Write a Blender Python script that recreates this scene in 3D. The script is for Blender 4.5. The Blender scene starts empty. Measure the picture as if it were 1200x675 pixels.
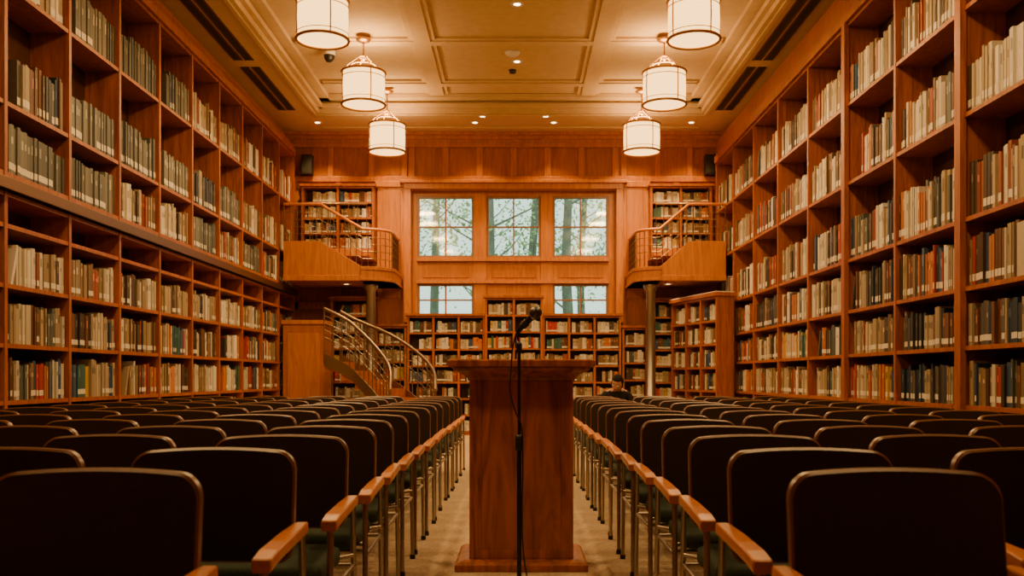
import bpy, math, random
from mathutils import Vector, Matrix
random.seed(7)
D = bpy.data
SC = bpy.context.scene
COL = SC.collection
R = random.Random(11)

# ------------------------------------------------------------------ materials
def new_mat(name):
    m = D.materials.new(name); m.use_nodes = True
    nt = m.node_tree; b = nt.nodes['Principled BSDF']
    return m, nt, b

def simple(name, col, rough=.5, metal=0.0, emis=None, es=0, spec=None):
    m, nt, b = new_mat(name)
    b.inputs['Base Color'].default_value = (*col, 1)
    b.inputs['Roughness'].default_value = rough
    b.inputs['Metallic'].default_value = metal
    if spec is not None: b.inputs['Specular IOR Level'].default_value = spec
    if emis:
        b.inputs['Emission Color'].default_value = (*emis, 1)
        b.inputs['Emission Strength'].default_value = es
    return m

def wood(name, dark, light, scale=(9, 9, .8), rough=.42, dist=1.2, spec=.4):
    m, nt, b = new_mat(name)
    tc = nt.nodes.new('ShaderNodeTexCoord')
    mp = nt.nodes.new('ShaderNodeMapping'); mp.inputs['Scale'].default_value = scale
    n = nt.nodes.new('ShaderNodeTexNoise'); n.inputs['Scale'].default_value = 2.2
    n.inputs['Detail'].default_value = 6; n.inputs['Distortion'].default_value = dist
    r = nt.nodes.new('ShaderNodeValToRGB')
    r.color_ramp.elements[0].position = .3; r.color_ramp.elements[0].color = (*dark, 1)
    r.color_ramp.elements[1].position = .7; r.color_ramp.elements[1].color = (*light, 1)
    L = nt.links.new
    L(tc.outputs['Object'], mp.inputs['Vector']); L(mp.outputs[0], n.inputs['Vector'])
    L(n.outputs['Fac'], r.inputs['Fac']); L(r.outputs[0], b.inputs['Base Color'])
    bp = nt.nodes.new('ShaderNodeBump'); bp.inputs['Strength'].default_value = .08
    bp.inputs['Distance'].default_value = .01
    L(n.outputs['Fac'], bp.inputs['Height']); L(bp.outputs[0], b.inputs['Normal'])
    b.inputs['Roughness'].default_value = rough
    b.inputs['Specular IOR Level'].default_value = spec
    return m

def noisy(name, c1, c2, scale=60, rough=.9, bump=.2, spec=.2):
    m, nt, b = new_mat(name)
    tc = nt.nodes.new('ShaderNodeTexCoord')
    n = nt.nodes.new('ShaderNodeTexNoise'); n.inputs['Scale'].default_value = scale
    n.inputs['Detail'].default_value = 5
    r = nt.nodes.new('ShaderNodeValToRGB')
    r.color_ramp.elements[0].position = .35; r.color_ramp.elements[0].color = (*c1, 1)
    r.color_ramp.elements[1].position = .65; r.color_ramp.elements[1].color = (*c2, 1)
    L = nt.links.new
    L(tc.outputs['Object'], n.inputs['Vector']); L(n.outputs['Fac'], r.inputs['Fac'])
    L(r.outputs[0], b.inputs['Base Color'])
    bp = nt.nodes.new('ShaderNodeBump'); bp.inputs['Strength'].default_value = bump
    bp.inputs['Distance'].default_value = .005
    L(n.outputs['Fac'], bp.inputs['Height']); L(bp.outputs[0], b.inputs['Normal'])
    b.inputs['Roughness'].default_value = rough
    b.inputs['Specular IOR Level'].default_value = spec
    return m

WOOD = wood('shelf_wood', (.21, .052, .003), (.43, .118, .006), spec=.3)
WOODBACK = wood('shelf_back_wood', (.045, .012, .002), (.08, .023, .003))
PANEL = wood('panel_wood', (.36, .112, .004), (.56, .190, .008), rough=.4, spec=.28)
PANEL2 = wood('panel_wood_inset', (.29, .087, .003), (.47, .150, .006), rough=.4, spec=.28)
PODW = wood('podium_wood', (.18, .042, .004), (.50, .140, .012), scale=(5, 5, .55), rough=.33, dist=2.2)
ARMW = wood('arm_wood', (.42, .125, .009), (.60, .20, .016), scale=(9, 1, 9), rough=.35)
CARPET = noisy('carpet', (.38, .28, .19), (.54, .41, .29), scale=45)
CEIL = noisy('ceiling_plaster', (.52, .37, .19), (.56, .40, .21), scale=8, bump=.03)
CEILB = noisy('ceiling_beam_plaster', (.54, .385, .20), (.58, .415, .22), scale=8, bump=.03)
SLOT = simple('slot_dark', (.02, .015, .012), .7)
METAL = simple('brushed_metal', (.36, .31, .26), .35, 1)
STEEL = simple('steel_bright', (.50, .45, .37), .3, 1)
RAILM = simple('rail_bronze', (.30, .21, .13), .35, .9)
BRONZE = simple('bronze', (.16, .075, .03), .4, .8)
BRASS = simple('lamp_brass', (.45, .24, .08), .35, .8)
BLACK = simple('black_plastic', (.012, .012, .013), .45)
BLACKM = simple('black_metal', (.02, .02, .022), .35, .5)
LEDGE = simple('ledge_metal', (.13, .12, .12), .4, .6)
VINYL = noisy('chair_back_vinyl', (.026, .015, .009), (.036, .021, .012), scale=200, rough=.5, bump=.1, spec=.4)
RIM = simple('chair_rim', (.13, .048, .014), .34)
SEATG = noisy('chair_seat_fabric', (.022, .034, .024), (.035, .052, .035), scale=150, rough=.8)
SHADE = simple('lamp_shade', (.8, .6, .32), .6, 0, (1, .55, .16), 4.2)
DOWN = simple('downlight_lens', (.9, .8, .6), .5, 0, (1, .7, .38), 14)
WHITE = simple('white_paint', (.7, .65, .56), .5)
MESHG = simple('mic_grille', (.10, .10, .10), .35, .9)

def book_mat():
    m, nt, b = new_mat('book_covers')
    a = nt.nodes.new('ShaderNodeAttribute'); a.attribute_name = 'bcol'
    nt.links.new(a.outputs['Color'], b.inputs['Base Color'])
    b.inputs['Roughness'].default_value = .55
    b.inputs['Specular IOR Level'].default_value = .3
    return m
BOOK = book_mat()

def glass_mat():
    m = D.materials.new('window_glass'); m.use_nodes = True
    nt = m.node_tree; nt.nodes.clear()
    o = nt.nodes.new('ShaderNodeOutputMaterial'); mx = nt.nodes.new('ShaderNodeMixShader')
    t = nt.nodes.new('ShaderNodeBsdfTransparent'); g = nt.nodes.new('ShaderNodeBsdfGlossy')
    t.inputs[0].default_value = (.93, .98, .96, 1); g.inputs['Roughness'].default_value = .05
    mx.inputs[0].default_value = .06
    nt.links.new(t.outputs[0], mx.inputs[1]); nt.links.new(g.outputs[0], mx.inputs[2])
    nt.links.new(mx.outputs[0], o.inputs[0])
    return m
GLASS = glass_mat()

# ------------------------------------------------------------------ mesh builder
class MB:
    def __init__(s, M=None):
        s.v = []; s.f = []; s.m = []; s.c = []; s.s = []; s.mats = []; s.M = M
    def mi(s, mat):
        if mat not in s.mats: s.mats.append(mat)
        return s.mats.index(mat)
    def add(s, vs, fs, mat, col=(1, 1, 1), smooth=False):
        o = len(s.v)
        if s.M is not None: vs = [s.M @ Vector(p) for p in vs]
        s.v += [tuple(p) for p in vs]
        k = s.mi(mat)
        for f in fs:
            s.f.append([i + o for i in f]); s.m.append(k); s.c.append(col); s.s.append(smooth)
    def box(s, x0, x1, y0, y1, z0, z1, mat, col=(1, 1, 1)):
        vs = [(x0, y0, z0), (x1, y0, z0), (x1, y1, z0), (x0, y1, z0), (x0, y0, z1), (x1, y0, z1), (x1, y1, z1), (x0, y1, z1)]
        s.add(vs, [(0, 3, 2, 1), (4, 5, 6, 7), (0, 1, 5, 4), (1, 2, 6, 5), (2, 3, 7, 6), (3, 0, 4, 7)], mat, col)
    def tube(s, pts, r, mat, seg=8, caps=True):
        pts = [Vector(p) for p in pts]; n = len(pts)
        rs = r if isinstance(r, (list, tuple)) else [r] * n
        vs = []; prev = None
        for i, p in enumerate(pts):
            if i == 0: d = pts[1] - pts[0]
            elif i == n - 1: d = pts[-1] - pts[-2]
            else: d = (pts[i + 1] - p).normalized() + (p - pts[i - 1]).normalized()
            d.normalize()
            if prev is None:
                a = Vector((0, 0, 1)) if abs(d.z) < .9 else Vector((1, 0, 0))
                u = d.cross(a).normalized()
            else:
                u = (prev - d * prev.dot(d)).normalized()
            prev = u; w = d.cross(u)
            for k in range(seg):
                t = 2 * math.pi * k / seg
                vs.append(p + (u * math.cos(t) + w * math.sin(t)) * rs[i])
        fs = []
        for i in range(n - 1):
            for k in range(seg):
                a = i * seg + k; b = i * seg + (k + 1) % seg
                fs.append((a, b, b + seg, a + seg))
        s.add(vs, fs, mat, smooth=True)
        if caps:
            s.add(vs[:seg], [tuple(range(seg))[::-1]], mat)
            s.add(vs[-seg:], [tuple(range(seg))], mat)
    def lathe(s, prof, c, mat, seg=24, smooth=True, closed=False):
        vs = []; fs = []
        for (r, z) in prof:
            for k in range(seg):
                t = 2 * math.pi * k / seg
                vs.append((c[0] + r * math.cos(t), c[1] + r * math.sin(t), c[2] + z))
        for i in range(len(prof) - 1):
            for k in range(seg):
                a = i * seg + k; b = i * seg + (k + 1) % seg
                fs.append((a, b, b + seg, a + seg))
        s.add(vs, fs, mat, smooth=smooth)
    def ring(s, R0, r, c, mat, seg=28):
        pts = [(c[0] + R0 * math.cos(2 * math.pi * k / seg), c[1] + R0 * math.sin(2 * math.pi * k / seg), c[2]) for k in range(seg + 1)]
        s.tube(pts, r, mat, 6, False)
    def prism(s, poly, a0, a1, axis, mat):
        n = len(poly)
        def P(p, a):
            return (p[0], a, p[1]) if axis == 'y' else ((p[0], p[1], a) if axis == 'z' else (a, p[0], p[1]))
        vs = [P(p, a0) for p in poly] + [P(p, a1) for p in poly]
        fs = [tuple(range(n)), tuple(range(n, 2 * n))[::-1]]
        for i in range(n): fs.append((i, (i + 1) % n, (i + 1) % n + n, i + n))
        s.add(vs, fs, mat)
    def rings(s, prof, cx, cy, mat):  # rectangular lofts (hw,hd,z)
        vs = []
        for (w, d, z) in prof: vs += [(cx - w, cy - d, z), (cx + w, cy - d, z), (cx + w, cy + d, z), (cx - w, cy + d, z)]
        fs = [(3, 2, 1, 0)]
        for i in range(len(prof) - 1):
            for k in range(4):
                a = i * 4 + k; b = i * 4 + (k + 1) % 4
                fs.append((a, b, b + 4, a + 4))
        e = 4 * (len(prof) - 1); fs.append((e, e + 1, e + 2, e + 3))
        s.add(vs, fs, mat)
    def mesh(s, name, colors=False):
        me = D.meshes.new(name); me.from_pydata(s.v, [], s.f)
        for m in s.mats: me.materials.append(m)
        me.polygons.foreach_set('material_index', s.m)
        me.polygons.foreach_set('use_smooth', s.s)
        if colors:
            a = me.color_attributes.new('bcol', 'FLOAT_COLOR', 'CORNER')
            buf = []
            for f, c in zip(s.f, s.c): buf += [c[0], c[1], c[2], 1] * len(f)
            a.data.foreach_set('color', buf)
        me.update(); me.validate()
        return me
    def obj(s, name, colors=False, bevel=0, parent=None, recalc=True):
        me = s.mesh(name, colors)
        if recalc:
            import bmesh
            bm = bmesh.new(); bm.from_mesh(me); bmesh.ops.recalc_face_normals(bm, faces=bm.faces); bm.to_mesh(me); bm.free()
        o = D.objects.new(name, me); COL.objects.link(o)
        if bevel:
            b = o.modifiers.new('bevel', 'BEVEL'); b.width = bevel; b.segments = 2; b.limit_method = 'ANGLE'
        if parent: o.parent = parent
        return o

def empty(name, loc=(0, 0, 0)):
    e = D.objects.new(name, None); e.location = loc; e.empty_display_size = .2; COL.objects.link(e); return e

# ------------------------------------------------------------------ camera
cd = D.cameras.new('camera'); cam = D.objects.new('camera', cd); COL.objects.link(cam)
cam.location = (0, 0, 1.05); cam.rotation_euler = (math.radians(90), 0, 0)
cd.sensor_width = 36; cd.lens = 33; cd.shift_x = -0.005; cd.shift_y = 0.0871
cd.clip_start = .05; cd.clip_end = 200
cd.dof.use_dof = True; cd.dof.focus_distance = 7.0; cd.dof.aperture_fstop = 4.5
SC.camera = cam

# ------------------------------------------------------------------ room shell
XL, XR = -4.42, 3.94
YF, YB = -2.0, 17.4
ZC = 5.86; ZS = 5.58
LW, RW = -4.03, 3.55     # shelf front planes
b = MB(); b.box(XL, XR, YF, YB, -.1, 0, CARPET); b.obj('floor')
b = MB(); b.box(XL - .15, XL, YF, YB + .25, 0, ZC + .1, PANEL2); b.obj('wall_left')
b = MB(); b.box(XR, XR + .15, YF, YB + .25, 0, ZC + .1, PANEL2); b.obj('wall_right')
b = MB(); b.box(XL, XR, YF - .15, YF, 0, ZC + .1, PANEL2); b.obj('wall_front')
# back wall with opening for windows
WX0, WX1, WZ0, WZ1 = -1.95, 1.82, 2.18, 4.50
b = MB()
y0, y1 = YB, YB + .25
b.box(XL, WX0, y0, y1, 0, ZC + .1, PANEL2); b.box(WX1, XR, y0, y1, 0, ZC + .1, PANEL2)
b.box(WX0, WX1, y0, y1, 0, WZ0, PANEL2); b.box(WX0, WX1, y0, y1, WZ1, ZC + .1, PANEL2)
b.obj('wall_back')
# ceiling + perimeter soffit
b = MB(); b.box(XL, XR, YF, YB, ZC, ZC + .1, CEIL); b.obj('ceiling')
TX0, TX1, TY1 = -3.40, 3.16, 16.1
b = MB()
b.box(XL, TX0, YF, YB, ZS, ZC, CEILB); b.box(TX1, XR, YF, YB, ZS, ZC, CEILB); b.box(TX0, TX1, TY1, YB, ZS, ZC, CEILB)
# stepped crown in tray
for k, (dx, zz) in enumerate([(.07, ZS + .08), (.20, ZS + .20)]):
    b.box(TX0, TX0 + dx, YF, TY1, zz, zz + .075, CEILB); b.box(TX1 - dx, TX1, YF, TY1, zz, zz + .075, CEILB)
    b.box(TX0, TX1, TY1 - dx, TY1, zz, zz + .075, CEILB)
b.obj('ceiling_soffit', bevel=.006)
# soffit edge fillets
b = MB()
for (xa, xb) in [(TX0 - .12, TX0 - .06), (TX1 + .06, TX1 + .12)]:
    b.box(xa, xb, YF, TY1 + .1, ZS - .025, ZS, CEILB)
b.box(TX0 - .12, TX1 + .12, TY1 + .06, TY1 + .12, ZS - .025, ZS, CEILB)
b.box(TX0 - .12, TX1 + .12, YB - .45, YB - .38, ZS - .03, ZS, CEILB)
b.obj('trim_soffit', bevel=.006)
# ceiling beams grid
b = MB()
for xc in (-1.35, 1.2):
    b.box(xc - .19, xc + .19, YF, TY1 - .25, ZC - .035, ZC, CEILB)
    b.box(xc - .12, xc + .12, YF, TY1 - .25, ZC - .055, ZC - .035, CEILB)
for yc in (15.3, 13.4, 11.5, 9.6, 7.7, 5.8, 3.9, 2.0, .1):
    b.box(TX0 + .25, TX1 - .25, yc - .14, yc + .14, ZC - .034, ZC, CEILB)
    b.box(TX0 + .25, TX1 - .25, yc - .08, yc + .08, ZC - .054, ZC - .034, CEILB)
b.obj('trim_ceiling_beams', bevel=.005)
# linear air slots
b = MB()
for xs in (-3.98, -3.82, 3.42, 3.58):
    for k in range(6):
        ya = 1.2 + k * 2.5
        b.box(xs - .045, xs + .045, ya, ya + 2.2, ZS - .008, ZS, SLOT)
        b.box(xs - .065, xs - .045, ya, ya + 2.2, ZS - .014, ZS, BRONZE); b.box(xs + .045, xs + .065, ya, ya + 2.2, ZS - .014, ZS, BRONZE)
b.obj('linear_air_vent')
# cornice around walls
b = MB()
for (dx, za, zb) in [(.12, ZS - .06, ZS), (.07, ZS - .13, ZS - .06), (.04, ZS - .2, ZS - .13)]:
    b.box(XL, XL + dx, YF, YB, za, zb, PANEL); b.box(XR - dx, XR, YF, YB, za, zb, PANEL)
    b.box(XL, XR, YB - dx, YB, za, zb, PANEL)
b.obj('trim_cornice', bevel=.006)
b = MB(); b.box(XL, XR, YB - .02, YB, 0, .14, PANEL); b.obj('baseboard_back')

# back wall panelling
b = MB()
def rail(x0, x1, z0, z1, d=.045, m=PANEL): b.box(x0, x1, YB - d, YB, z0, z1, m)
rail(XL, XR, 4.66, 4.76, .07); rail(XL, XR, 5.30, 5.38, .05)
xs = [-4.2, -3.45, -2.7, -2.08]
for x in xs: rail(x - .05, x + .05, 4.76, 5.30, .04)
n = 6
for k in range(n + 1):
    x = -1.95 + k * (3.77 / n); rail(x - .06, x + .06, 4.76, 5.30, .04)
for x in (1.97, 2.6, 3.2, 3.8): rail(x - .05, x + .05, 4.76, 5.30, .04)
# pilasters
for (xa, xb) in [(-2.58, -2.05), (1.92, 2.42)]:
    rail(xa, xb, 0, 4.66, .10); rail(xa + .1, xb - .1, 2.5, 4.5, .12)
    rail(xa - .03, xb + .03, 4.55, 4.66, .14)
for x in (-4.1, -3.3, 2.95, 3.8): rail(x - .06, x + .06, 2.3, 4.66, .05)
rail(XL, -2.6, 2.3, 2.45, .05); rail(2.42, XR, 2.3, 2.45, .05)
# window casing
rail(WX0 - .13, WX0, 2.05, 4.62, .20); rail(WX1, WX1 + .13, 2.05, 4.62, .20)
rail(WX0 - .13, WX1 + .13, 4.50, 4.62, .22); rail(WX0 - .2, WX1 + .2, 4.60, 4.66, .28)
b.obj('trim_back_panelling', bevel=.008)
# wood posts between windows
WPX = [(-1.86, -.80), (-.57, .44), (.66, 1.70)]
b = MB()
def wp(x0, x1, z0, z1, d0=.04, d1=.2): b.box(x0, x1, YB + d0, YB + d1, z0, z1, PANEL)
wp(WX0, -1.86, WZ0, WZ1); wp(1.70, WX1, WZ0, WZ1)
wp(-.80, -.57, WZ0, WZ1, .02, .21); wp(.44, .66, WZ0, WZ1, .02, .21)
wp(-1.86, 1.70, 4.42, WZ1, .045); wp(-1.86, 1.70, 2.80, 3.24, .045); wp(-1.86, 1.70, 3.20, 3.27, -.04)
wp(-1.86, 1.70, 2.79, 2.84, -.02)
wp(-.57, .44, WZ0, 2.80, .05)
for (x0, x1) in WPX: b.box(x0 + .1, x1 - .1, YB + .03, YB + .06, 2.90, 3.14, PANEL2)
b.obj('trim_window_posts')
FR = wood('window_frame_wood', (.22, .10, .05), (.3, .15, .08))
wi = 0
def window(x0, x1, z0, z1, nx=2, nz=2):
    global wi
    wi += 1
    w = MB(); t = .045; ya, yb = YB + .06, YB + .14
    w.box(x0, x1, ya, yb, z0, z0 + t, FR); w.box(x0, x1, ya, yb, z1 - t, z1, FR)
    w.box(x0, x0 + t, ya, yb, z0 + t, z1 - t, FR); w.box(x1 - t, x1, ya, yb, z0 + t, z1 - t, FR)
    for k in range(1, nx):
        x = x0 + (x1 - x0) * k / nx; w.box(x - .014, x + .014, ya + .01, yb - .01, z0 + t, z1 - t, FR)
    for k in range(1, nz):
        z = z0 + (z1 - z0) * k / nz; w.box(x0 + t, x1 - t, ya + .012, yb - .012, z - .014, z + .014, FR)
    w.box(x0 + t, x1 - t, YB + .097, YB + .103, z0 + t, z1 - t, GLASS)
    w.obj('window_%d' % wi)
for (x0, x1) in WPX: window(x0, x1, 3.27, 4.42)
window(*WPX[0], 2.18, 2.79); window(*WPX[2], 2.18, 2.79)

# ------------------------------------------------------------------ bookcases & books
PAL = {
 'mixed': [(.36, .27, .16), (.50, .43, .32), (.20, .13, .07), (.04, .03, .025), (.30, .035, .012), (.42, .14, .03), (.08, .09, .08), (.32, .24, .15), (.04, .07, .13), (.12, .05, .02), (.62, .58, .50), (.07, .035, .02), (.55, .50, .40)],
 'grey': [(.10, .10, .085), (.13, .13, .11), (.08, .08, .07), (.16, .15, .12), (.11, .105, .09)],
 'beige': [(.36, .28, .17), (.44, .36, .25), (.28, .21, .12), (.54, .48, .37), (.24, .17, .10), (.14, .08, .04), (.06, .04, .025), (.24, .06, .02), (.60, .56, .48)],
 'dark': [(.03, .028, .026), (.05, .045, .04), (.08, .07, .06), (.02, .035, .06), (.12, .05, .025), (.30, .24, .16)],
 'bright': [(.50, .15, .02), (.36, .03, .012), (.44, .28, .06), (.04, .10, .09), (.54, .48, .38), (.04, .07, .14), (.36, .28, .18), (.10, .04, .02), (.46, .38, .26), (.62, .58, .5)],
}
def fill(mb, x0, x1, z0, hgt, pal, rnd, y=-.03, tmin=.024, tmax=.055, labels=.65, dep=.24, full=.8):
    x = x0 + rnd.uniform(.0, .02)
    end = x1 - (0 if rnd.random() < full else rnd.uniform(.08, .35) * (x1 - x0))
    P = PAL[pal]; run = 0; prev = None
    while True:
        if run <= 0:
            run = rnd.randint(1, 3) if pal != 'grey' else rnd.randint(3, 9)
            c = P[rnd.randrange(len(P))]; bh = hgt * rnd.uniform(.80, 1.0); bt = rnd.uniform(tmin, tmax); lab = rnd.random() < labels
        run -= 1
        t = bt * rnd.uniform(.85, 1.15); h = bh * rnd.uniform(.96, 1.03)
        if x + t > end: break
        k = rnd.uniform(.8, 1.2); col = tuple(min(.8, q * k) for q in c)
        ys = y - rnd.uniform(0, .025)
        # local: x along shelf, y: 0 = shelf front, negative = into the shelf
        g = .0012
        xa, xb = x + g, x + t - g
        mb.box(xa, xb, ys - dep, ys, z0, z0 + h, BOOK, col)
        yf = ys + .0012
        if lab:
            la = z0 + h * .10; lb = la + hgt * .13
            mb.add([(xa, yf, la), (xb, yf, la), (xb, yf, lb), (xa, yf, lb)], [(0, 1, 2, 3)], BOOK, (.66, .62, .52))
        if rnd.random() < .5:
            la = z0 + h * .62; lb = z0 + h * (.72 + .15 * rnd.random())
            kk = .4 if sum(col) > .6 else 2.6
            cc = tuple(min(.7, q * kk + (.03 if kk > 1 else 0)) for q in col)
            m_ = t * .22
            mb.add([(xa + m_, yf, la), (xb - m_, yf, la), (xb - m_, yf, lb), (xa + m_, yf, lb)], [(0, 1, 2, 3)], BOOK, cc)
        x += t
    if end < x1 - .15 and rnd.random() < .6:   # leaning book
        t = .035; h = hgt * .85; c = P[rnd.randrange(len(P))]; L = .09
        y1_ = y; y0_ = y - dep
        vs = [(x + L, y0_, z0), (x + L + t, y0_, z0), (x + L + t, y1_, z0), (x + L, y1_, z0),
              (x + .002, y0_, z0 + h), (x + t + .002, y0_, z0 + h), (x + t + .002, y1_, z0 + h), (x + .002, y1_, z0 + h)]
        mb.add(vs, [(0, 3, 2, 1), (4, 5, 6, 7), (0, 1, 5, 4), (1, 2, 6, 5), (2, 3, 7, 6), (3, 0, 4, 7)], BOOK, c)

def frame_M(origin, u):   # local x -> u, local y -> outward normal (toward room), z up
    u = Vector((u[0], u[1], 0)).normalized(); n = Vector((0, 0, 1)).cross(u)
    return Matrix(((u.x, n.x, 0, origin[0]), (u.y, n.y, 0, origin[1]), (0, 0, 1, origin[2]), (0, 0, 0, 1)))

def bookcase(name, M, posts, boards, depth, palf, rnd, bt=.035, pt=.045, hf=None, tk=(.024, .055), postw=None, dep=.24, back=.02, ftop=True):
    """boards: list of z; compartments between consecutive; posts: list of local x"""
    mb = MB(M)
    x0, x1 = posts[0], posts[-1]; z0, z1 = 0, boards[-1]
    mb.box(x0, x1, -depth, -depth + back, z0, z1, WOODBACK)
    for p in posts: mb.box(p - pt / 2, p + pt / 2, -depth + back, 0, z0, z1 + bt / 2, WOOD)
    for z in boards:
        for a, c in zip(posts[:-1], posts[1:]):
            mb.box(a + pt / 2, c - pt / 2, -depth + back, -.006, z - bt / 2, z + bt / 2, WOOD)
    mb.box(x0, x1, -.04, -.012, 0, boards[0], WOOD)
    o = mb.obj(name)
    bk = MB(M)
    for bi, (a, c) in enumerate(zip(posts[:-1], posts[1:])):
        for ri, (za, zb) in enumerate(zip(boards[:-1], boards[1:])):
            H = zb - za - bt
            pal = palf(bi, ri, rnd)
            if pal is None: continue
            h = min(H * .92, hf(H) if hf else H * .8)
            fill(bk, a + pt / 2 + .004, c - pt / 2 - .004, za + bt / 2 + .001, h, pal, rnd, tmin=tk[0], tmax=tk[1], dep=min(dep, depth - .08))
    k = bk.obj('shelved_books', colors=True)
    return o, k

rnd = random.Random(5)
# left wall : local x goes along... normal must be +X  => n = z x u = +X => u = -Y
ML = frame_M((LW, 17.0, 0), (0, -1))
lp = [.02 + 1.064 * k for k in range(13)]
lb_low = [.06, .40, .845, 1.30, 1.775, 2.25, 2.50]
lb_up = [2.66, 3.22, 4.16, 5.05]
hfun = lambda H: .355 if H < .45 else (.42 if H < .6 else .47)
def pal_left_low(bi, ri, r):
    if ri == 5: return None
    return r.choice(['mixed', 'mixed', 'beige', 'dark', 'beige', 'bright', 'mixed'])
def pal_left_up(bi, ri, r):
    if ri <= 1: return r.choice(['grey', 'grey', 'grey', 'dark', 'grey', 'beige'] if bi > 3 else ['grey', 'beige', 'mixed', 'beige'])
    return r.choice(['beige', 'grey', 'grey', 'beige'])
bookcase('bookcase_built_in', ML, lp, lb_low, .37, pal_left_low, rnd, hf=hfun)
ML2 = frame_M((LW, 17.0, 0), (0, -1))
mb = MB(ML2)   # ledge
mb.box(0, lp[-1], -.37, .05, 2.535, 2.60, LEDGE); mb.box(0, lp[-1], .05, .065, 2.52, 2.615, BRONZE)
mb.obj('bookcase_ledge', bevel=.004)
# upper section sits on ledge
def upper_case(name, M, posts, boards, depth, palf, rnd):
    mb = MB(M); zb = boards[0]; z1 = boards[-1]; pt, bt = .045, .035
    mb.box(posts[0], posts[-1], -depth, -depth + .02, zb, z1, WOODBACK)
    for p in posts: mb.box(p - pt / 2, p + pt / 2, -depth + .02, 0, zb - bt, z1 + bt / 2, WOOD)
    for z in boards:
        for a, c in zip(posts[:-1], posts[1:]): mb.box(a + pt / 2, c - pt / 2, -depth + .02, -.006, z - bt / 2, z + bt / 2, WOOD)
    mb.box(posts[0], posts[-1], -depth + .02, .03, z1 + bt / 2, z1 + .12, WOOD)
    mb.obj(name)
    bk = MB(M)
    for bi, (a, c) in enumerate(zip(posts[:-1], posts[1:])):
        for ri, (za, zb2) in enumerate(zip(boards[:-1], boards[1:])):
            H = zb2 - za - bt
            fill(bk, a + pt / 2 + .004, c - pt / 2 - .004, za + bt / 2 + .001, hfun(H), palf(bi, ri, rnd), rnd)
    bk.obj('shelved_books', colors=True)
upper_case('bookcase_built_in', ML2, lp, lb_up, .37, pal_left_up, rnd)
# right wall: normal -X => u = +Y ; origin at near end
rp0 = 16.75
rposts = [rp0 - 1.32 * k for k in range(11)][::-1]
MR = frame_M((RW, 0, 0), (0, 1))
rb = [.06, .38, .81, 1.28, 1.75, 2.30, 3.13, 3.98, 4.84]
def pal_right(bi, ri, r):
    if ri >= 5: return r.choice(['beige', 'mixed', 'beige', 'mixed'])
    return r.choice(['mixed', 'beige', 'mixed', 'beige', 'dark', 'bright'])
bookcase('bookcase_built_in', MR, rposts, rb, .37, pal_right, rnd, hf=hfun)
mb = MB(MR); mb.box(rposts[0], rposts[-1], -.35, .03, 4.86, 4.98, WOOD)
mb.box(rposts[0], rposts[-1], -.35, -.0, 4.98, 5.02, WOOD); mb.obj('trim_bookcase_crown')
# thicker posts on the walls at intervals
mb = MB()
for k in (2, 4): mb.box(RW - .03, RW + .02, rposts[-1] - 1.32 * (k + 3) - .05, rposts[-1] - 1.32 * (k + 3) + .05, 0, 4.86, WOOD)
mb.obj('trim_bookcase_pilaster')
# filler walls above shelves
mb = MB(); mb.box(XL, LW - .12, 3, YB, 5.17, ZS - .2, PANEL2); mb.obj('trim_left_frieze')
mb = MB(); mb.box(RW + .12, XR, 3, YB, 5.02, ZS - .2, PANEL2); mb.obj('trim_right_frieze')

# back wall cases (facing -Y)
def back_case(x0, x1, y, ztop, nb, rows, base=0.06, z0=0, name='bookcase', top=True):
    M = frame_M((x1, y, z0), (-1, 0)); W = x1 - x0
    posts = [W * k / nb for k in range(nb + 1)]
    boards = [base + (ztop - z0 - base) * k / rows for k in range(rows + 1)]
    bookcase(name, M, posts, boards, .30, lambda b_, r_, q: q.choice(['beige', 'mixed', 'beige', 'bright', 'beige']), rnd, bt=.03, pt=.04,
             hf=lambda H: H * .8, tk=(.02, .045))
    if top:
        m = MB(M); m.box(-.05, W + .05, -.30, .03, ztop - z0 + .02, ztop - z0 + .06, WOOD); m.obj('trim_bookcase_top')
yb = 16.95
back_case(-1.97, -.60, yb, 2.14, 3, 7)
back_case(-.56, .44, yb - .04, 2.46, 2, 8)
back_case(.48, 1.86, yb, 2.14, 3, 7)
back_case(-3.35, -2.60, yb, 2.45, 1, 8)
back_case(-2.54, -2.02, yb, 1.95, 1, 6)
back_case(1.92, 2.34, yb, 1.92, 1, 6)
back_case(2.38, 2.86, yb, 2.42, 1, 8)
# balcony cases
back_case(-3.90, -2.62, 17.05, 4.50, 2, 4, base=.05, z0=3.33)
back_case(2.44, 3.52, 17.05, 4.50, 2, 4, base=.05, z0=3.33)
# angled low case on the right
pA = Vector((3.20, 15.10)); pB = Vector((2.76, 16.75)); dA = (pB - pA)
Ma = frame_M((pA.x, pA.y, 0), (dA.x, dA.y)); Wl = dA.length
bookcase('bookcase_low', Ma, [0, Wl / 3, 2 * Wl / 3, Wl], [.06 + .38 * k for k in range(7)], .33,
         lambda a_, r_, q: q.choice(['beige', 'mixed', 'beige']), rnd, hf=lambda H: H * .8, tk=(.02, .045))
m = MB(Ma); m.box(-.05, Wl + .05, -.33, .04, 2.36, 2.42, WOOD); m.box(-.04, Wl + .04, -.30, .02, 2.42, 2.435, WHITE); m.obj('trim_bookcase_top')

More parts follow.
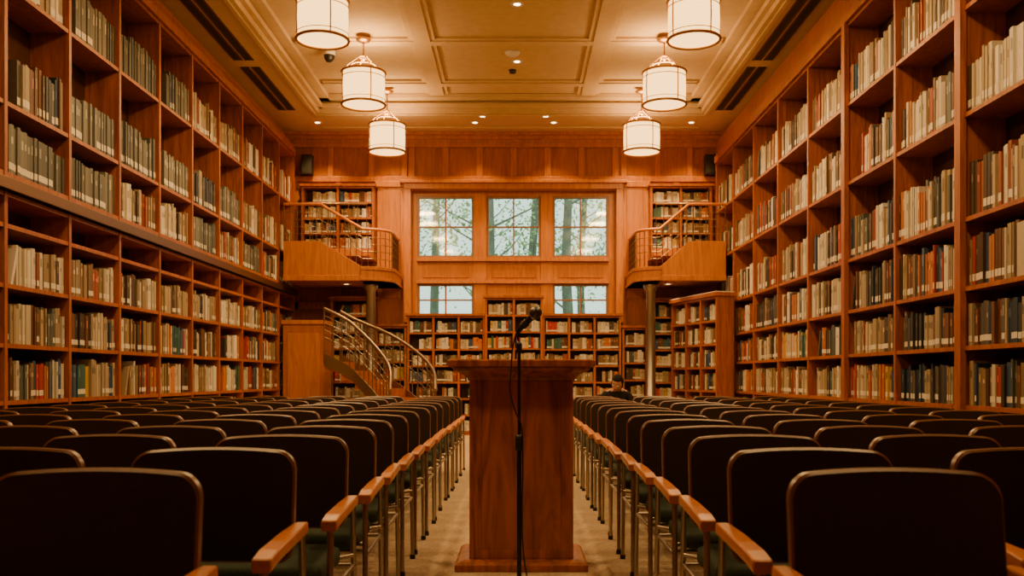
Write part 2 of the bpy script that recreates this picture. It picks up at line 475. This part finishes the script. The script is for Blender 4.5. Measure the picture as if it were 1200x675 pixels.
# ------------------------------------------------------------------ balconies (mirror pair)
def balcony(sx, name):
    def X(x): return x * sx
    mb = MB()
    def bx(x0, x1, y0, y1, z0, z1, m):
        a, c = sorted((X(x0), X(x1))); mb.box(a, c, y0, y1, z0, z1, m)
    wall = 3.95 if sx < 0 else 3.53
    inn = 2.12 if sx < 0 else 2.0
    in2 = 2.62 if sx < 0 else 2.42
    bx(in2 - .02, wall, 16.5, 17.38, 3.18, 3.31, PANEL)
    # stepped front run with sloping fascia
    poly = [(X(wall), 2.75), (X(in2), 2.75), (X(in2), 2.92), (X(wall - .62), 3.35), (X(wall), 3.35)]
    mb.prism(poly, 15.86, 15.93, 'y', PANEL)
    poly = [(X(wall), 2.68), (X(in2), 2.68), (X(in2), 2.77), (X(wall), 2.77)]
    mb.prism(poly, 15.83, 15.95, 'y', PANEL)
    bx(in2, wall, 15.9, 17.38, 2.69, 2.75, PANEL2)
    ns = 5; xs = wall - .62; L = (xs - in2) / ns
    bx(xs, wall, 15.93, 16.5, 3.2, 3.31, PANEL2)
    for k in range(ns):
        z = 3.31 - (k + 1) * .083
        bx(xs - (k + 1) * L, xs - k * L, 15.93, 16.5, 2.75, z, PANEL2)
    # rounded landing
    r = in2 - inn; pl = [(X(in2 + .02), 15.84)]
    for k in range(9):
        t = math.pi / 2 * k / 8; pl.append((X(in2 - r * math.sin(t)), 15.84 + r * (1 - math.cos(t))))
    pl += [(X(inn), 17.24), (X(in2 + .02), 17.24)]
    mb.prism(pl, 2.68, 2.90, 'z', PANEL)
    pl2 = [(p[0] + (-.02 * sx if abs(p[0]) < in2 else 0), p[1] - (.02 if p[1] < 17 else 0)) for p in pl]
    mb.prism(pl2, 2.86, 2.92, 'z', PANEL2); mb.prism(pl2, 2.68, 2.72, 'z', PANEL2)
    o = mb.obj(name, bevel=.006)
    # railing
    rl = MB()
    top = [(X(wall), 15.9, 3.98), (X(wall - .62), 15.9, 3.98), (X(in2), 15.9, 3.56)]
    for k in range(1, 9):
        t = math.pi / 2 * k / 8; top.append((X(in2 - (r - .05) * math.sin(t)), 15.9 + (r - .05) * (1 - math.cos(t)), 3.56))
    top.append((X(inn + .05), 17.2, 3.56))
    rl.tube(top, .026, ARMW, 8)
    for dz in (.14, .26, .38, .50):
        rl.tube([(p[0], p[1], p[2] - dz) for p in top], .006, RAILM, 6)
    # balusters resampled
    tp = [Vector(p) for p in top]
    acc = 0; step = .11; nxt = 0
    for a, c in zip(tp[:-1], tp[1:]):
        l = (c - a).length; t = nxt - acc
        while t <= l:
            p = a + (c - a) * (t / l); rl.tube([p, (p.x, p.y, p.z - .65)], .008, BRONZE, 5); nxt += step; t = nxt - acc
        acc += l
    # inner upper rail at level balcony
    rl.tube([(X(wall), 16.52, 4.1), (X(in2 + .02), 16.52, 4.1)], .02, RAILM, 8)
    for k in range(9):
        x = wall - .03 - k * (wall - in2 - .06) / 8; rl.tube([(X(x), 16.52, 4.1), (X(x), 16.52, 3.31)], .007, BRONZE, 5)
    ro = rl.obj('railing'); ro.parent = o
balcony(-1, 'balcony'); balcony(1, 'balcony')
for x in (-2.52, 2.30):
    mb = MB(); c = (x, 16.15, 0)
    mb.lathe([(.0, 0), (.13, 0), (.13, .08), (.085, .10), (.08, 2.52), (.12, 2.58), (.14, 2.675), (0, 2.675)], c, METAL, 20)
    mb.obj('support_column')
# stair enclosure block
mb = MB(); mb.box(-3.98, -3.28, 15.95, 16.55, 0, 1.95, PANEL2); mb.box(-4.0, -3.25, 15.92, 16.57, 1.95, 2.02, PANEL)
mb.box(-3.90, -3.36, 15.935, 15.95, .15, 1.8, PANEL); mb.obj('stair_enclosure', bevel=.006)

# ------------------------------------------------------------------ curved stair
def catmull(P, n):
    P = [Vector(p) for p in P]; Q = [P[0] * 2 - P[1]] + P + [P[-1] * 2 - P[-2]]; out = []
    seg = len(P) - 1
    for i in range(n + 1):
        t = i / n * seg; k = min(int(t), seg - 1); t -= k
        a, b_, c, d = Q[k:k + 4]
        out.append(.5 * ((2 * b_) + (c - a) * t + (2 * a - 5 * b_ + 4 * c - d) * t * t + (3 * b_ - a - 3 * c + d) * t ** 3))
    return out
path = catmull([(-1.52, 13.7, 0), (-1.62, 14.35, 0), (-1.95, 14.95, 0), (-2.42, 15.35, 0), (-3.05, 15.50, 0)], 36)
st = MB(); N = 36; Wd = .33; TOPH = 1.30
Ls = []; Rs = []
for i, p in enumerate(path):
    d = (path[min(i + 1, N)] - path[max(i - 1, 0)]).normalized(); nrm = Vector((-d.y, d.x, 0))
    h = TOPH * i / N
    Ls.append((p + nrm * Wd, h)); Rs.append((p - nrm * Wd, h))
for side in (Ls, Rs):
    vs = []; fs = []
    for (p, h) in side:
        for (dz) in (-.06, .14): vs.append((p.x, p.y, max(0, h + dz)))
    off = .02
    n2 = len(vs)
    for i, (p, h) in enumerate(side):
        d = (side[min(i + 1, N)][0] - side[max(i - 1, 0)][0]).normalized(); q = p + Vector((-d.y, d.x, 0)) * off
        for dz in (-.06, .14): vs.append((q.x, q.y, max(0, h + dz)))
    for i in range(N):
        a = i * 2
        fs += [(a, a + 1, a + 3, a + 2), (n2 + a, n2 + a + 2, n2 + a + 3, n2 + a + 1), (a + 1, n2 + a + 1, n2 + a + 3, a + 3), (a, a + 2, n2 + a + 2, n2 + a)]
    st.add(vs, fs, RAILM, smooth=False)
    rail_pts = [(p.x, p.y, h + .86) for (p, h) in side]
    st.tube(rail_pts, .028, RAILM, 8)
    for dz in (.40, .52, .64, .75): st.tube([(p.x, p.y, h + dz) for (p, h) in side], .006, METAL, 5)
    for i in range(0, N + 1, 2):
        p, h = side[i]; st.tube([(p.x, p.y, h), (p.x, p.y, h + .86)], .011, RAILM, 6)
ns = 9
for k in range(ns):
    i0 = k * N // ns; i1 = (k + 1) * N // ns; z = TOPH * (k + 1) / ns
    A, B_, C_, E = Ls[i0][0], Ls[i1][0], Rs[i1][0], Rs[i0][0]
    vs = [(q.x, q.y, zz) for zz in (z - .16, z) for q in (A, B_, C_, E)]
    st.add(vs, [(0, 1, 2, 3), (7, 6, 5, 4), (0, 4, 5, 1), (1, 5, 6, 2), (2, 6, 7, 3), (3, 7, 4, 0)], PANEL2)
st.obj('curved_staircase')

# ------------------------------------------------------------------ pendants and downlights
def area_light(name, loc, size, energy, rot=(0, 0, 0), col=(1, .62, .24), parent=None):
    l = D.lights.new(name, 'AREA'); l.shape = 'DISK'; l.size = size; l.energy = energy; l.color = col
    o = D.objects.new(name, l); o.location = loc; o.rotation_euler = rot; COL.objects.link(o)
    if parent: o.parent = parent
    return o
pm = None
def pendant(x, y, zb, ke=1.0):
    e = empty('pendant_lamp', (x, y, zb))
    p = MB(); H = .45; r = .29
    p.lathe([(r, 0.0), (r * 1.02, .08), (r * 1.03, H / 2), (r * 1.02, H - .08), (r, H)], (0, 0, 0), SHADE, 36)
    p.lathe([(.0, .012), (r - .01, .012)], (0, 0, 0), SHADE, 36)
    o = p.obj('lamp_shade', parent=e, recalc=False)
    p = MB()
    for z in (0, H): p.ring(r + .012, .018, (0, 0, z), BRASS, 36)
    p.ring(r * 1.03 + .008, .006, (0, 0, H - .08), BRASS, 36)
    p.ring(r * 1.03 + .008, .005, (0, 0, .06), BRASS, 36)
    for k in range(4):
        t = math.pi / 2 * k + .5; c, s_ = math.cos(t), math.sin(t)
        p.tube([(c * (r + .01), s_ * (r + .01), -.01), (c * (r * 1.04 + .006), s_ * (r * 1.04 + .006), H / 2), (c * (r + .01), s_ * (r + .01), H + .02)], .009, BRASS, 6)
        p.tube([(c * r, s_ * r, H), (c * r * .8, s_ * r * .8, H + .08), (c * .06, s_ * .06, H + .22)], .009, BRASS, 6)
    p.ring(.06, .012, (0, 0, H + .22), BRASS, 16); p.ring(.17, .010, (0, 0, H + .10), BRASS, 20)
    top = ZC - .056 - zb
    p.tube([(0, 0, H + .2), (0, 0, top)], .012, BRASS, 8)
    p.lathe([(0, H + .16), (.03, H + .18), (.03, H + .24), (0, H + .27)], (0, 0, 0), BRASS, 12)
    p.lathe([(0.02, top - .05), (.09, top - .03), (.11, top), (0, top)], (0, 0, 0), BRASS, 20)
    p.obj('lamp_frame', parent=e)
    area_light('lamp_bulb_down', (0, 0, -.03), .5, 66 * ke, parent=e)
    area_light('lamp_bulb_up', (0, 0, H + .02), .45, 27 * ke, (math.pi, 0, 0), parent=e)
for y, ke in ((15.6, 1.1), (13.2, 1.1), (11.0, 1.05), (8.4, 1.0), (5.8, .9), (3.2, .8)):
    zb = {15.6: 4.79, 13.2: 4.88, 11.0: 5.0}.get(y, 5.0)
    pendant({11.0: -2.28}.get(y, -2.16), y, zb, ke); pendant(2.07, y, zb, ke)

def downlight(x, y, z, e=60, ang=75, tgt=None):
    em = empty('recessed_downlight', (x, y, z))
    p = MB(); p.lathe([(.045, -.004), (.075, -.012), (.085, 0)], (0, 0, 0), WHITE, 20)
    p.lathe([(0, -.002), (.045, -.004)], (0, 0, 0), DOWN, 20)
    p.obj('downlight_trim', parent=em)
    l = D.lights.new('downlight_beam', 'SPOT'); l.energy = e; l.spot_size = math.radians(ang); l.spot_blend = .7
    l.color = (1, .60, .20); l.shadow_soft_size = .05
    o = D.objects.new('downlight_beam', l); o.location = (0, 0, -.02); COL.objects.link(o); o.parent = em
    if tgt:
        d = Vector(tgt) - Vector((x, y, z)); o.rotation_euler = d.to_track_quat('-Z', 'Y').to_euler()
for x in (-3.55, -2.3, -.75, .65, 2.15, 3.1): downlight(x, 16.7, ZS, 185 if abs(x) > 1 else 110, 85, (x, 17.1, 3.0))
for x in (-2.2, -.6, .5, 2.1): downlight(x, 16.3, ZS, 130, 60, (x, 17.0, 1.4))
for y in (14.3, 12.1, 9.8, 7.2): 
    downlight(0, y, ZC - .001, 110, 80)
# under-balcony downlights
for x in (-3.0, 3.0 - .35): downlight(x, 16.5, 2.689, 18, 110)

# ceiling gadgets
p = MB(); p.lathe([(0, -.05), (.09, -.04), (.12, 0), (0, 0)], (0, 0, 0), WHITE, 20); o = p.obj('smoke_detector'); o.location = (-.07, 13.9, ZC)
p = MB(); p.lathe([(0, -.06), (.05, -.05), (.06, 0), (0, 0)], (0, 0, 0), BLACK, 16); o = p.obj('ceiling_sensor'); o.location = (-.07, 14.7, ZC)
p = MB(); p.lathe([(0, -.20), (.05, -.185), (.075, -.14), (.08, -.09)], (0, 0, 0), BLACK, 20); p.lathe([(.085, -.10), (.09, -.03), (.03, -.02), (.03, 0)], (0, 0, 0), WHITE, 20)
o = p.obj('dome_security_camera'); o.location = (-2.75, 13.75, ZC - .0)
p = MB(); p.box(-.1, .1, -.16, 0, -.18, .18, BLACK); p.box(-.085, .085, -.165, -.16, -.16, .16, SLOT); o = p.obj('wall_speaker', bevel=.01); o.location = (-3.86, 17.34, 4.95)
o2 = D.objects.new('wall_speaker', o.data); o2.location = (3.55, 17.34, 4.95); COL.objects.link(o2)

# ------------------------------------------------------------------ chairs
def chair_mesh():
    c = MB()
    # back : columns
    W = .245; zt0, zb0 = .832, .50; rt, rbm = .055, .05; th = .038
    xs = []
    for k in range(8): xs.append(-W + rt * (1 - math.cos(math.pi / 2 * k / 7)))
    for k in range(1, 10): xs.append(-W + rt + (2 * W - 2 * rt) * k / 10)
    xs += [-x for x in xs[:8]][::-1]
    def zt(x):
        a = abs(x); arch = .012 * (1 - (a / W) ** 2)
        e = a - (W - rt)
        return zt0 + arch - .006 - (rt - math.sqrt(max(0, rt * rt - e * e)) if e > 0 else 0)
    def zb(x):
        e = abs(x) - (W - rbm)
        return zb0 + (rbm - math.sqrt(max(0, rbm * rbm - e * e)) if e > 0 else 0)
    n = len(xs)
    def Y(x, z): return -.03 * (1 - (x / W) ** 2) * -1 - .0 + (z - .5) * .12 - .04
    def layer(ins, yo):
        out = []
        for x in xs:
            xx = x * (1 - ins / W); a, d = zb(x) + ins, zt(x) - ins
            if a > d: a = d = (a + d) / 2
            row = []
            for q in range(5):
                z = a + (d - a) * q / 4; row.append((xx, Y(xx, z) + yo, z))
            out.append(row)
        return out
    fr = layer(.006, -th / 2); fm = layer(0, -th / 2 + .007); bm_ = layer(0, th / 2 - .007); bk = layer(.006, th / 2)
    def grid(Lr, flip, mat):
        vs = [p for r_ in Lr for p in r_]; fs = []
        for i in range(n - 1):
            for q in range(4):
                a = i * 5 + q; f = (a, a + 5, a + 6, a + 1); fs.append(f if not flip else f[::-1])
        c.add(vs, fs, mat, smooth=True)
    grid(fr, False, VINYL); grid(bk, True, VINYL)
    def outline(Lr):
        return [r_[4] for r_ in Lr] + [Lr[-1][q] for q in (3, 2, 1)] + [r_[0] for r_ in Lr[::-1]] + [Lr[0][q] for q in (1, 2, 3)]
    outs = [outline(L_) for L_ in (fr, fm, bm_, bk)]
    m_ = len(outs[0])
    for a_, b_ in zip(outs[:-1], outs[1:]):
        c.add(a_ + b_, [(i, (i + 1) % m_, (i + 1) % m_ + m_, i + m_) for i in range(m_)], RIM, smooth=True)
    # seat: rounded slab with pillow
    sw, sy0, sy1 = .235, -.50, -.06; pts = []
    rr = .06
    for (cx, cy, a0) in [(sw - rr, sy1 - rr, 0), (-sw + rr, sy1 - rr, 90), (-sw + rr, sy0 + rr, 180), (sw - rr, sy0 + rr, 270)]:
        for k in range(6):
            t = math.radians(a0 + 90 * k / 5); pts.append((cx + rr * math.cos(t), cy + rr * math.sin(t)))
    cyc = (sy0 + sy1) / 2; vs = []; nn = len(pts)
    for (sc, z) in [(.92, .385), (.99, .395), (1, .42), (.985, .44), (.90, .452), (.5, .456)]:
        for (x, y) in pts: vs.append((x * sc, cyc + (y - cyc) * sc, z))
    fs = [tuple(range(nn))[::-1]]
    for i in range(5):
        for k in range(nn): fs.append((i * nn + k, i * nn + (k + 1) % nn, (i + 1) * nn + (k + 1) % nn, (i + 1) * nn + k))
    fs.append(tuple(range(5 * nn, 6 * nn)))
    c.add(vs, fs, SEATG, smooth=True)
    # frames
    for sx in (-1, 1):
        X = sx * .262
        c.tube([(X, -.45, 0), (X, -.45, .56), (X, -.43, .585), (X, -.05, .585)], .011, METAL, 8)      # front leg + arm support
        c.tube([(X, .05, 0), (X, .0, .42), (X, -.01, .585), (X * .97, -.018, .60), (X * .86, -.025, .60)], .011, METAL, 8)     # rear leg up to back
        c.tube([(X, -.45, .36), (X, .005, .36)], .009, METAL, 6)
        c.tube([(X, -.45, .40), (sx * .2, -.42, .40)], .008, METAL, 6); c.tube([(X, -.02, .40), (sx * .2, -.1, .40)], .008, METAL, 6)
        for yy in (-.45, .05): c.lathe([(0, 0), (.016, 0), (.016, .02), (.011, .03)], (X, yy, 0), BLACK, 8)
        # wooden arm: flat board with squared, eased front end
        prof = [(-.475, .024, .583), (-.470, .027, .587), (-.40, .028, .597), (-.2, .026, .605), (-.03, .021, .608), (.0, .018, .606)]
        vs = []
        for (y, w, z) in prof:
            for (dx, dz) in [(-1, -.010), (-.93, .006), (-.8, .010), (.8, .010), (.93, .006), (1, -.010), (.9, -.022), (-.9, -.022)]:
                vs.append((X + dx * w, y, z + dz))
        fs = [tuple(range(8)), tuple(range(40, 48))[::-1]]
        for i in range(5):
            for k in range(8): fs.append((i * 8 + k, (i + 1) * 8 + k, (i + 1) * 8 + (k + 1) % 8, i * 8 + (k + 1) % 8))
        c.add(vs, fs, ARMW, smooth=False)
    c.tube([(-.262, .0, .36), (.262, .0, .36)], .009, METAL, 6)
    c.tube([(-.262, -.43, .37), (.262, -.43, .37)], .009, METAL, 6)
    return c
cm = chair_mesh(); first = cm.obj('audience_chair'); CM = first.data
rows = [2.12 + .645 * k for k in range(14)]
isf = True
jr = random.Random(3)
for ri, y in enumerate(rows):
    offl = {0: -.10, 1: -.04, 2: .0, 3: .0}.get(ri, .0)
    for side in (-1, 1):
        for k in range(5 if side < 0 else 4):
            x = (-.62 - .245 + offl - .64 * k) if side < 0 else (.625 + .245 + .67 * k)
            if x - .30 < LW + .02: continue
            if isf: o = first; isf = False
            else: o = D.objects.new('audience_chair', CM); COL.objects.link(o)
            o.location = (x + jr.uniform(-.006, .006), y + .04 + jr.uniform(-.012, .012), 0)
            o.rotation_euler = (0, 0, jr.uniform(-.015, .015))

# ------------------------------------------------------------------ podium
p = MB(); cx, cy = .023, 5.34
p.rings([(.36, .29, 0), (.36, .29, .035), (.345, .275, .05), (.31, .25, .06)], cx, cy, PODW)
p.rings([(.283, .225, .06), (.283, .225, 1.03)], cx, cy, PODW)
p.rings([(.291, .233, 1.03), (.293, .235, 1.045), (.302, .245, 1.052), (.315, .26, 1.062), (.345, .29, 1.078), (.365, .31, 1.088), (.372, .318, 1.098), (.372, .318, 1.104)], cx, cy, PODW)
p.rings([(.388, .335, 1.104), (.394, .341, 1.110), (.394, .341, 1.138), (.388, .335, 1.146)], cx, cy, PODW)
for sx in (-1, 1):   # corner stiles proud of the front panel
    p.box(cx + sx * .25 - .033, cx + sx * .25 + .033, cy - .231, cy - .225, .06, 1.03, PODW)
p.box(cx - .283, cx + .283, cy - .233, cy - .225, .06, .11, PODW)
p.obj('podium', bevel=.003)

# ------------------------------------------------------------------ microphone stand
ms = empty('microphone_stand', (.010, 4.62, 0))
p = MB()
p.lathe([(0, 0), (.13, 0), (.132, .012), (.11, .022), (.03, .03), (.02, .05), (0, .05)], (0, 0, 0), BLACKM, 32)
p.tube([(0, 0, .03), (0, 0, .72)], .0115, BLACKM, 12); p.tube([(0, 0, .70), (0, 0, 1.19)], .008, BLACKM, 12)
p.lathe([(.0, .69), (.018, .69), (.02, .70), (.02, .75), (.016, .765), (0, .77)], (0, 0, 0), BLACK, 16)
p.lathe([(0, 1.18), (.014, 1.18), (.015, 1.21), (.010, 1.225), (0, 1.225)], (0, 0, 0), BLACK, 14)
p.tube([(0, 0, 1.21), (-.006, 0, 1.25), (.002, -.005, 1.285), (.018, -.01, 1.31)], [.007, .007, .008, .013], BLACK, 10)
p.obj('stand', parent=ms)
p = MB()
a = Vector((-.012, -.005, 1.268)); bb = Vector((.088, -.03, 1.372)); d = (bb - a)
P = lambda t: a + d * t
p.tube([P(0), P(.02), P(.3), P(.66), P(.72)], [.008, .011, .012, .0165, .018], BLACKM, 16)
p.tube([P(.72), P(.76)], [.022, .023], STEEL, 20)
p.tube([P(.76), P(.82), P(.90), P(1.0), P(1.08), P(1.13), P(1.15)], [.022, .027, .029, .0285, .023, .013, .004], MESHG, 20)
p.tube([P(.28), P(.5)], [.0175, .019], BLACK, 14)
p.obj('microphone', parent=ms)
p = MB()
cb = catmull([P(0), (-.022, -.012, 1.24), (-.035, -.012, 1.17), (-.04, -.012, 1.08), (-.045, -.012, .98), (-.018, -.016, .88), (.012, -.014, .80), (.018, -.014, .6), (.014, -.014, .4), (.02, -.016, .2), (.05, -.03, .04), (.12, -.12, .006), (.3, -.05, .006)], 70)
p.tube(cb, .0038, BLACK, 8); p.obj('microphone_cable', parent=ms)

# ------------------------------------------------------------------ person (seated, hunched, reading)
SKIN = simple('skin', (.42, .20, .12), .55); SWEAT = noisy('dark_sweater', (.012, .011, .013), (.02, .018, .02), 120)
TROU = noisy('dark_trousers', (.015, .017, .025), (.022, .025, .035), 120); HAIR = noisy('dark_hair', (.010, .006, .004), (.02, .012, .008), 90); SHOE = simple('shoe_leather', (.02, .012, .008), .4)
def skin_obj(name, nodes, edges, root=0, levels=2):
    me = D.meshes.new(name); me.from_pydata([n_[0] for n_ in nodes], edges, [])
    o = D.objects.new(name, me); COL.objects.link(o)
    sk = o.modifiers.new('skin', 'SKIN'); sk.use_smooth_shade = True
    for i, n_ in enumerate(nodes):
        r_ = n_[1]; me.skin_vertices[0].data[i].radius = (r_, r_) if not isinstance(r_, tuple) else r_
    me.skin_vertices[0].data[root].use_root = True
    s_ = o.modifiers.new('sub', 'SUBSURF'); s_.levels = levels; s_.render_levels = levels
    dg = bpy.context.evaluated_depsgraph_get(); m2 = D.meshes.new_from_object(o.evaluated_get(dg))
    D.objects.remove(o); o = D.objects.new(name, m2); COL.objects.link(o)
    return o
PX, PY = 1.27, 12.3
pe = empty('seated_person', (PX, PY, 0)); pe.scale = (.95, .95, .95)
nodes = [((0, -.16, .54), .145), ((0, -.20, .68), .13), ((0, -.27, .80), .145), ((0, -.33, .885), .10), ((0, -.37, .935), .052), ((0, -.395, .97), .05)]
edges = [(0, 1), (1, 2), (2, 3), (3, 4), (4, 5)]
for sx in (-1, 1):
    i = len(nodes)
    nodes += [((sx * .165, -.31, .855), .068), ((sx * .215, -.36, .72), .05), ((sx * .22, -.43, .60), .044), ((sx * .14, -.56, .63), .034), ((sx * .085, -.635, .655), .026)]
    edges += [(3, i), (i, i + 1), (i + 1, i + 2), (i + 2, i + 3), (i + 3, i + 4)]
    j = len(nodes)
    nodes += [((sx * .09, -.20, .53), .10), ((sx * .12, -.42, .53), .08), ((sx * .13, -.61, .51), .064), ((sx * .13, -.60, .28), .054), ((sx * .13, -.57, .10), .04), ((sx * .135, -.62, .045), .042), ((sx * .14, -.76, .035), .034)]
    edges += [(0, j)] + [(j + k, j + k + 1) for k in range(6)]
body = skin_obj('body', nodes, edges)
for m_ in (SWEAT, TROU, SKIN, SHOE): body.data.materials.append(m_)
for f in body.data.polygons:
    c = f.center; k = 0
    if c.z < .085: k = 3
    elif c.z < .565 and abs(c.y + .16) < 1 and not (abs(c.x) > .175 and c.z > .55): k = 1
    if c.z > .92: k = 2
    if c.y < -.615 and c.z > .6: k = 2
    f.material_index = k; f.use_smooth = True
body.parent = pe
# head
import bmesh
bm = bmesh.new(); bmesh.ops.create_uvsphere(bm, u_segments=28, v_segments=20, radius=1)
for v in bm.verts:
    x, y, z = v.co
    w = .074 * (1 - .22 * max(0, -z)); v.co = (x * w, y * .092 * (1 - .10 * max(0, -z)), z * .112)
    if y < -.85 and -.45 < z < .12 and abs(x) < .25: v.co.y -= .018 * (1 - abs(z + .18) / .35) if abs(z + .18) < .35 else 0
    if y < -.6 and abs(z - .08) < .12 and .2 < abs(x) < .6: v.co.y += .007
me = D.meshes.new('head'); bm.to_mesh(me); bm.free(); me.materials.append(SKIN)
for f in me.polygons: f.use_smooth = True
HM = Matrix.Translation((0, -.425, 1.02)) @ Matrix.Rotation(math.radians(28), 4, 'X') @ Matrix.Rotation(math.radians(-22), 4, 'Z')
hd = D.objects.new('head', me); hd.matrix_local = HM; COL.objects.link(hd); hd.parent = pe; hd.matrix_local = HM
fm_ = MB(HM)
WH = simple('eye_white', (.7, .68, .65), .3); LIP = simple('lips', (.35, .12, .09), .5)
for sx in (-1, 1):
    fm_.lathe([(0, -.011), (.008, -.008), (.011, 0), (.008, .008), (0, .011)], (sx * .030, -.078, .006), WH, 12)
    fm_.lathe([(0, -.005), (.005, 0), (0, .005)], (sx * .030, -.0875, .006), BLACK, 8)
    fm_.lathe([(0, -.03), (.010, -.02), (.014, .005), (.011, .025), (0, .032)], (sx * .073, .005, -.005), SKIN, 10)
    fm_.tube([(sx * .018, -.088, .026), (sx * .03, -.088, .03), (sx * .045, -.08, .025)], .003, HAIR, 6)
fm_.tube([(-.022, -.080, -.052), (0, -.088, -.050), (.022, -.080, -.052)], .0045, LIP, 8)
fm_.obj('face', parent=pe)
bm = bmesh.new(); bmesh.ops.create_uvsphere(bm, u_segments=28, v_segments=18, radius=1)
for v in bm.verts:
    x, y, z = v.co; v.co = (x * .083, y * .100 + .010, z * .118 + .010)
dl = [v for v in bm.verts if v.co.y < -.045 and v.co.z < .055 or v.co.z < -.06]
bmesh.ops.delete(bm, geom=dl, context='VERTS')
me = D.meshes.new('hair'); bm.to_mesh(me); bm.free(); me.materials.append(HAIR)
for f in me.polygons: f.use_smooth = True
hr = D.objects.new('hair', me); COL.objects.link(hr); hr.parent = pe; hr.matrix_local = HM
s_ = hr.modifiers.new('thick', 'SOLIDIFY'); s_.thickness = .008
# hands + open book
for sx in (-1, 1):
    w = Vector((sx * .085, -.635, .655)); n_ = [(tuple(w), .022), ((sx * .075, -.68, .665), .026)]; e_ = [(0, 1)]
    for q, L_ in enumerate((.07, .078, .072, .058)):
        i = len(n_); bx_ = sx * (.10 - q * .018); by = -.695
        n_ += [((bx_, by, .668), .009), ((bx_, by - L_ * .5, .672), .0085), ((bx_ - sx * .004, by - L_ * .85, .690), .0075)]
        e_ += [(1, i), (i, i + 1), (i + 1, i + 2)]
    i = len(n_); n_ += [((sx * .045, -.675, .675), .010), ((sx * .028, -.70, .70), .009)]; e_ += [(1, i), (i, i + 1)]
    h_ = skin_obj('hand', n_, e_, levels=1); h_.data.materials.append(SKIN); h_.parent = pe
bk = MB()
PAGE = simple('paper', (.7, .66, .56), .8)
for sx in (-1, 1):
    vs = [(0, -.70, .685), (sx * .15, -.64 - .04, .70), (sx * .15, -.78, .78), (0, -.79, .765)]
    bk.add(vs + [(a_, b_ + .004, c_ + .012) for a_, b_, c_ in vs], [(0, 1, 2, 3), (4, 7, 6, 5), (0, 4, 5, 1), (1, 5, 6, 2), (2, 6, 7, 3), (3, 7, 4, 0)], PAGE)
bk.obj('open_book', parent=pe)
o = D.objects.new('audience_chair', CM); COL.objects.link(o); o.location = (PX, PY + .06, 0)

# ------------------------------------------------------------------ outside
BARK = noisy('bark', (.15, .17, .14), (.22, .24, .20), 6)
LEAF = noisy('foliage', (.24, .40, .17), (.40, .56, .28), 3)
GRASS = noisy('grass', (.10, .18, .06), (.16, .26, .09), 10)
b = MB(); b.box(-40, 40, YB + .3, 70, -.3, -.05, GRASS); b.obj('outside_ground')
tr = random.Random(21)
for ti, (tx, ty, hh) in enumerate([(-4.6, 27, 13), (-2.9, 33, 15), (-.8, 26, 14), (.4, 31, 15), (1.5, 27.5, 13), (3.8, 30, 14), (5.6, 26, 12), (-6.6, 31, 14), (2.6, 38, 16), (-1.6, 40, 17)]):
    t = MB()
    pts = [(tx + tr.uniform(-.10, .10) * k, ty, hh * k / 6) for k in range(7)]
    t.tube(pts, [.19 * (1 - k / 7.5) for k in range(7)], BARK, 8)
    tips = []
    for k in range(20):
        z = hh * tr.uniform(.22, .95); i = min(5, int(z / hh * 6)); q = Vector(pts[i]).lerp(Vector(pts[i + 1]), z / hh * 6 - i)
        a_ = tr.uniform(0, 6.28); L_ = tr.uniform(1.2, 2.8) * (1.1 - z / hh * .5)
        e1 = q + Vector((math.cos(a_) * L_ * .6, math.sin(a_) * L_ * .6, L_ * .3)); e2 = q + Vector((math.cos(a_) * L_, math.sin(a_) * L_, L_ * .6))
        t.tube([q, e1, e2], [.035, .022, .01], BARK, 5); tips += [e1, e2]
    for tip in tips:
        for k in range(42):
            c = tip + Vector((tr.gauss(0, .5), tr.gauss(0, .5), tr.gauss(0, .36))); s1 = tr.uniform(.05, .10)
            u_ = Vector((tr.uniform(-1, 1), tr.uniform(-1, 1), tr.uniform(-1, 1))).normalized(); w_ = u_.orthogonal().normalized()
            t.add([c - u_ * s1, c - w_ * s1 * .6, c + u_ * s1, c + w_ * s1 * .6], [(0, 1, 2, 3)], LEAF)
    t.obj('tree', recalc=False)

w = D.worlds.new('world'); SC.world = w; w.use_nodes = True
bg = w.node_tree.nodes['Background']; bg.inputs[0].default_value = (.74, .90, .76, 1); bg.inputs[1].default_value = 2.2
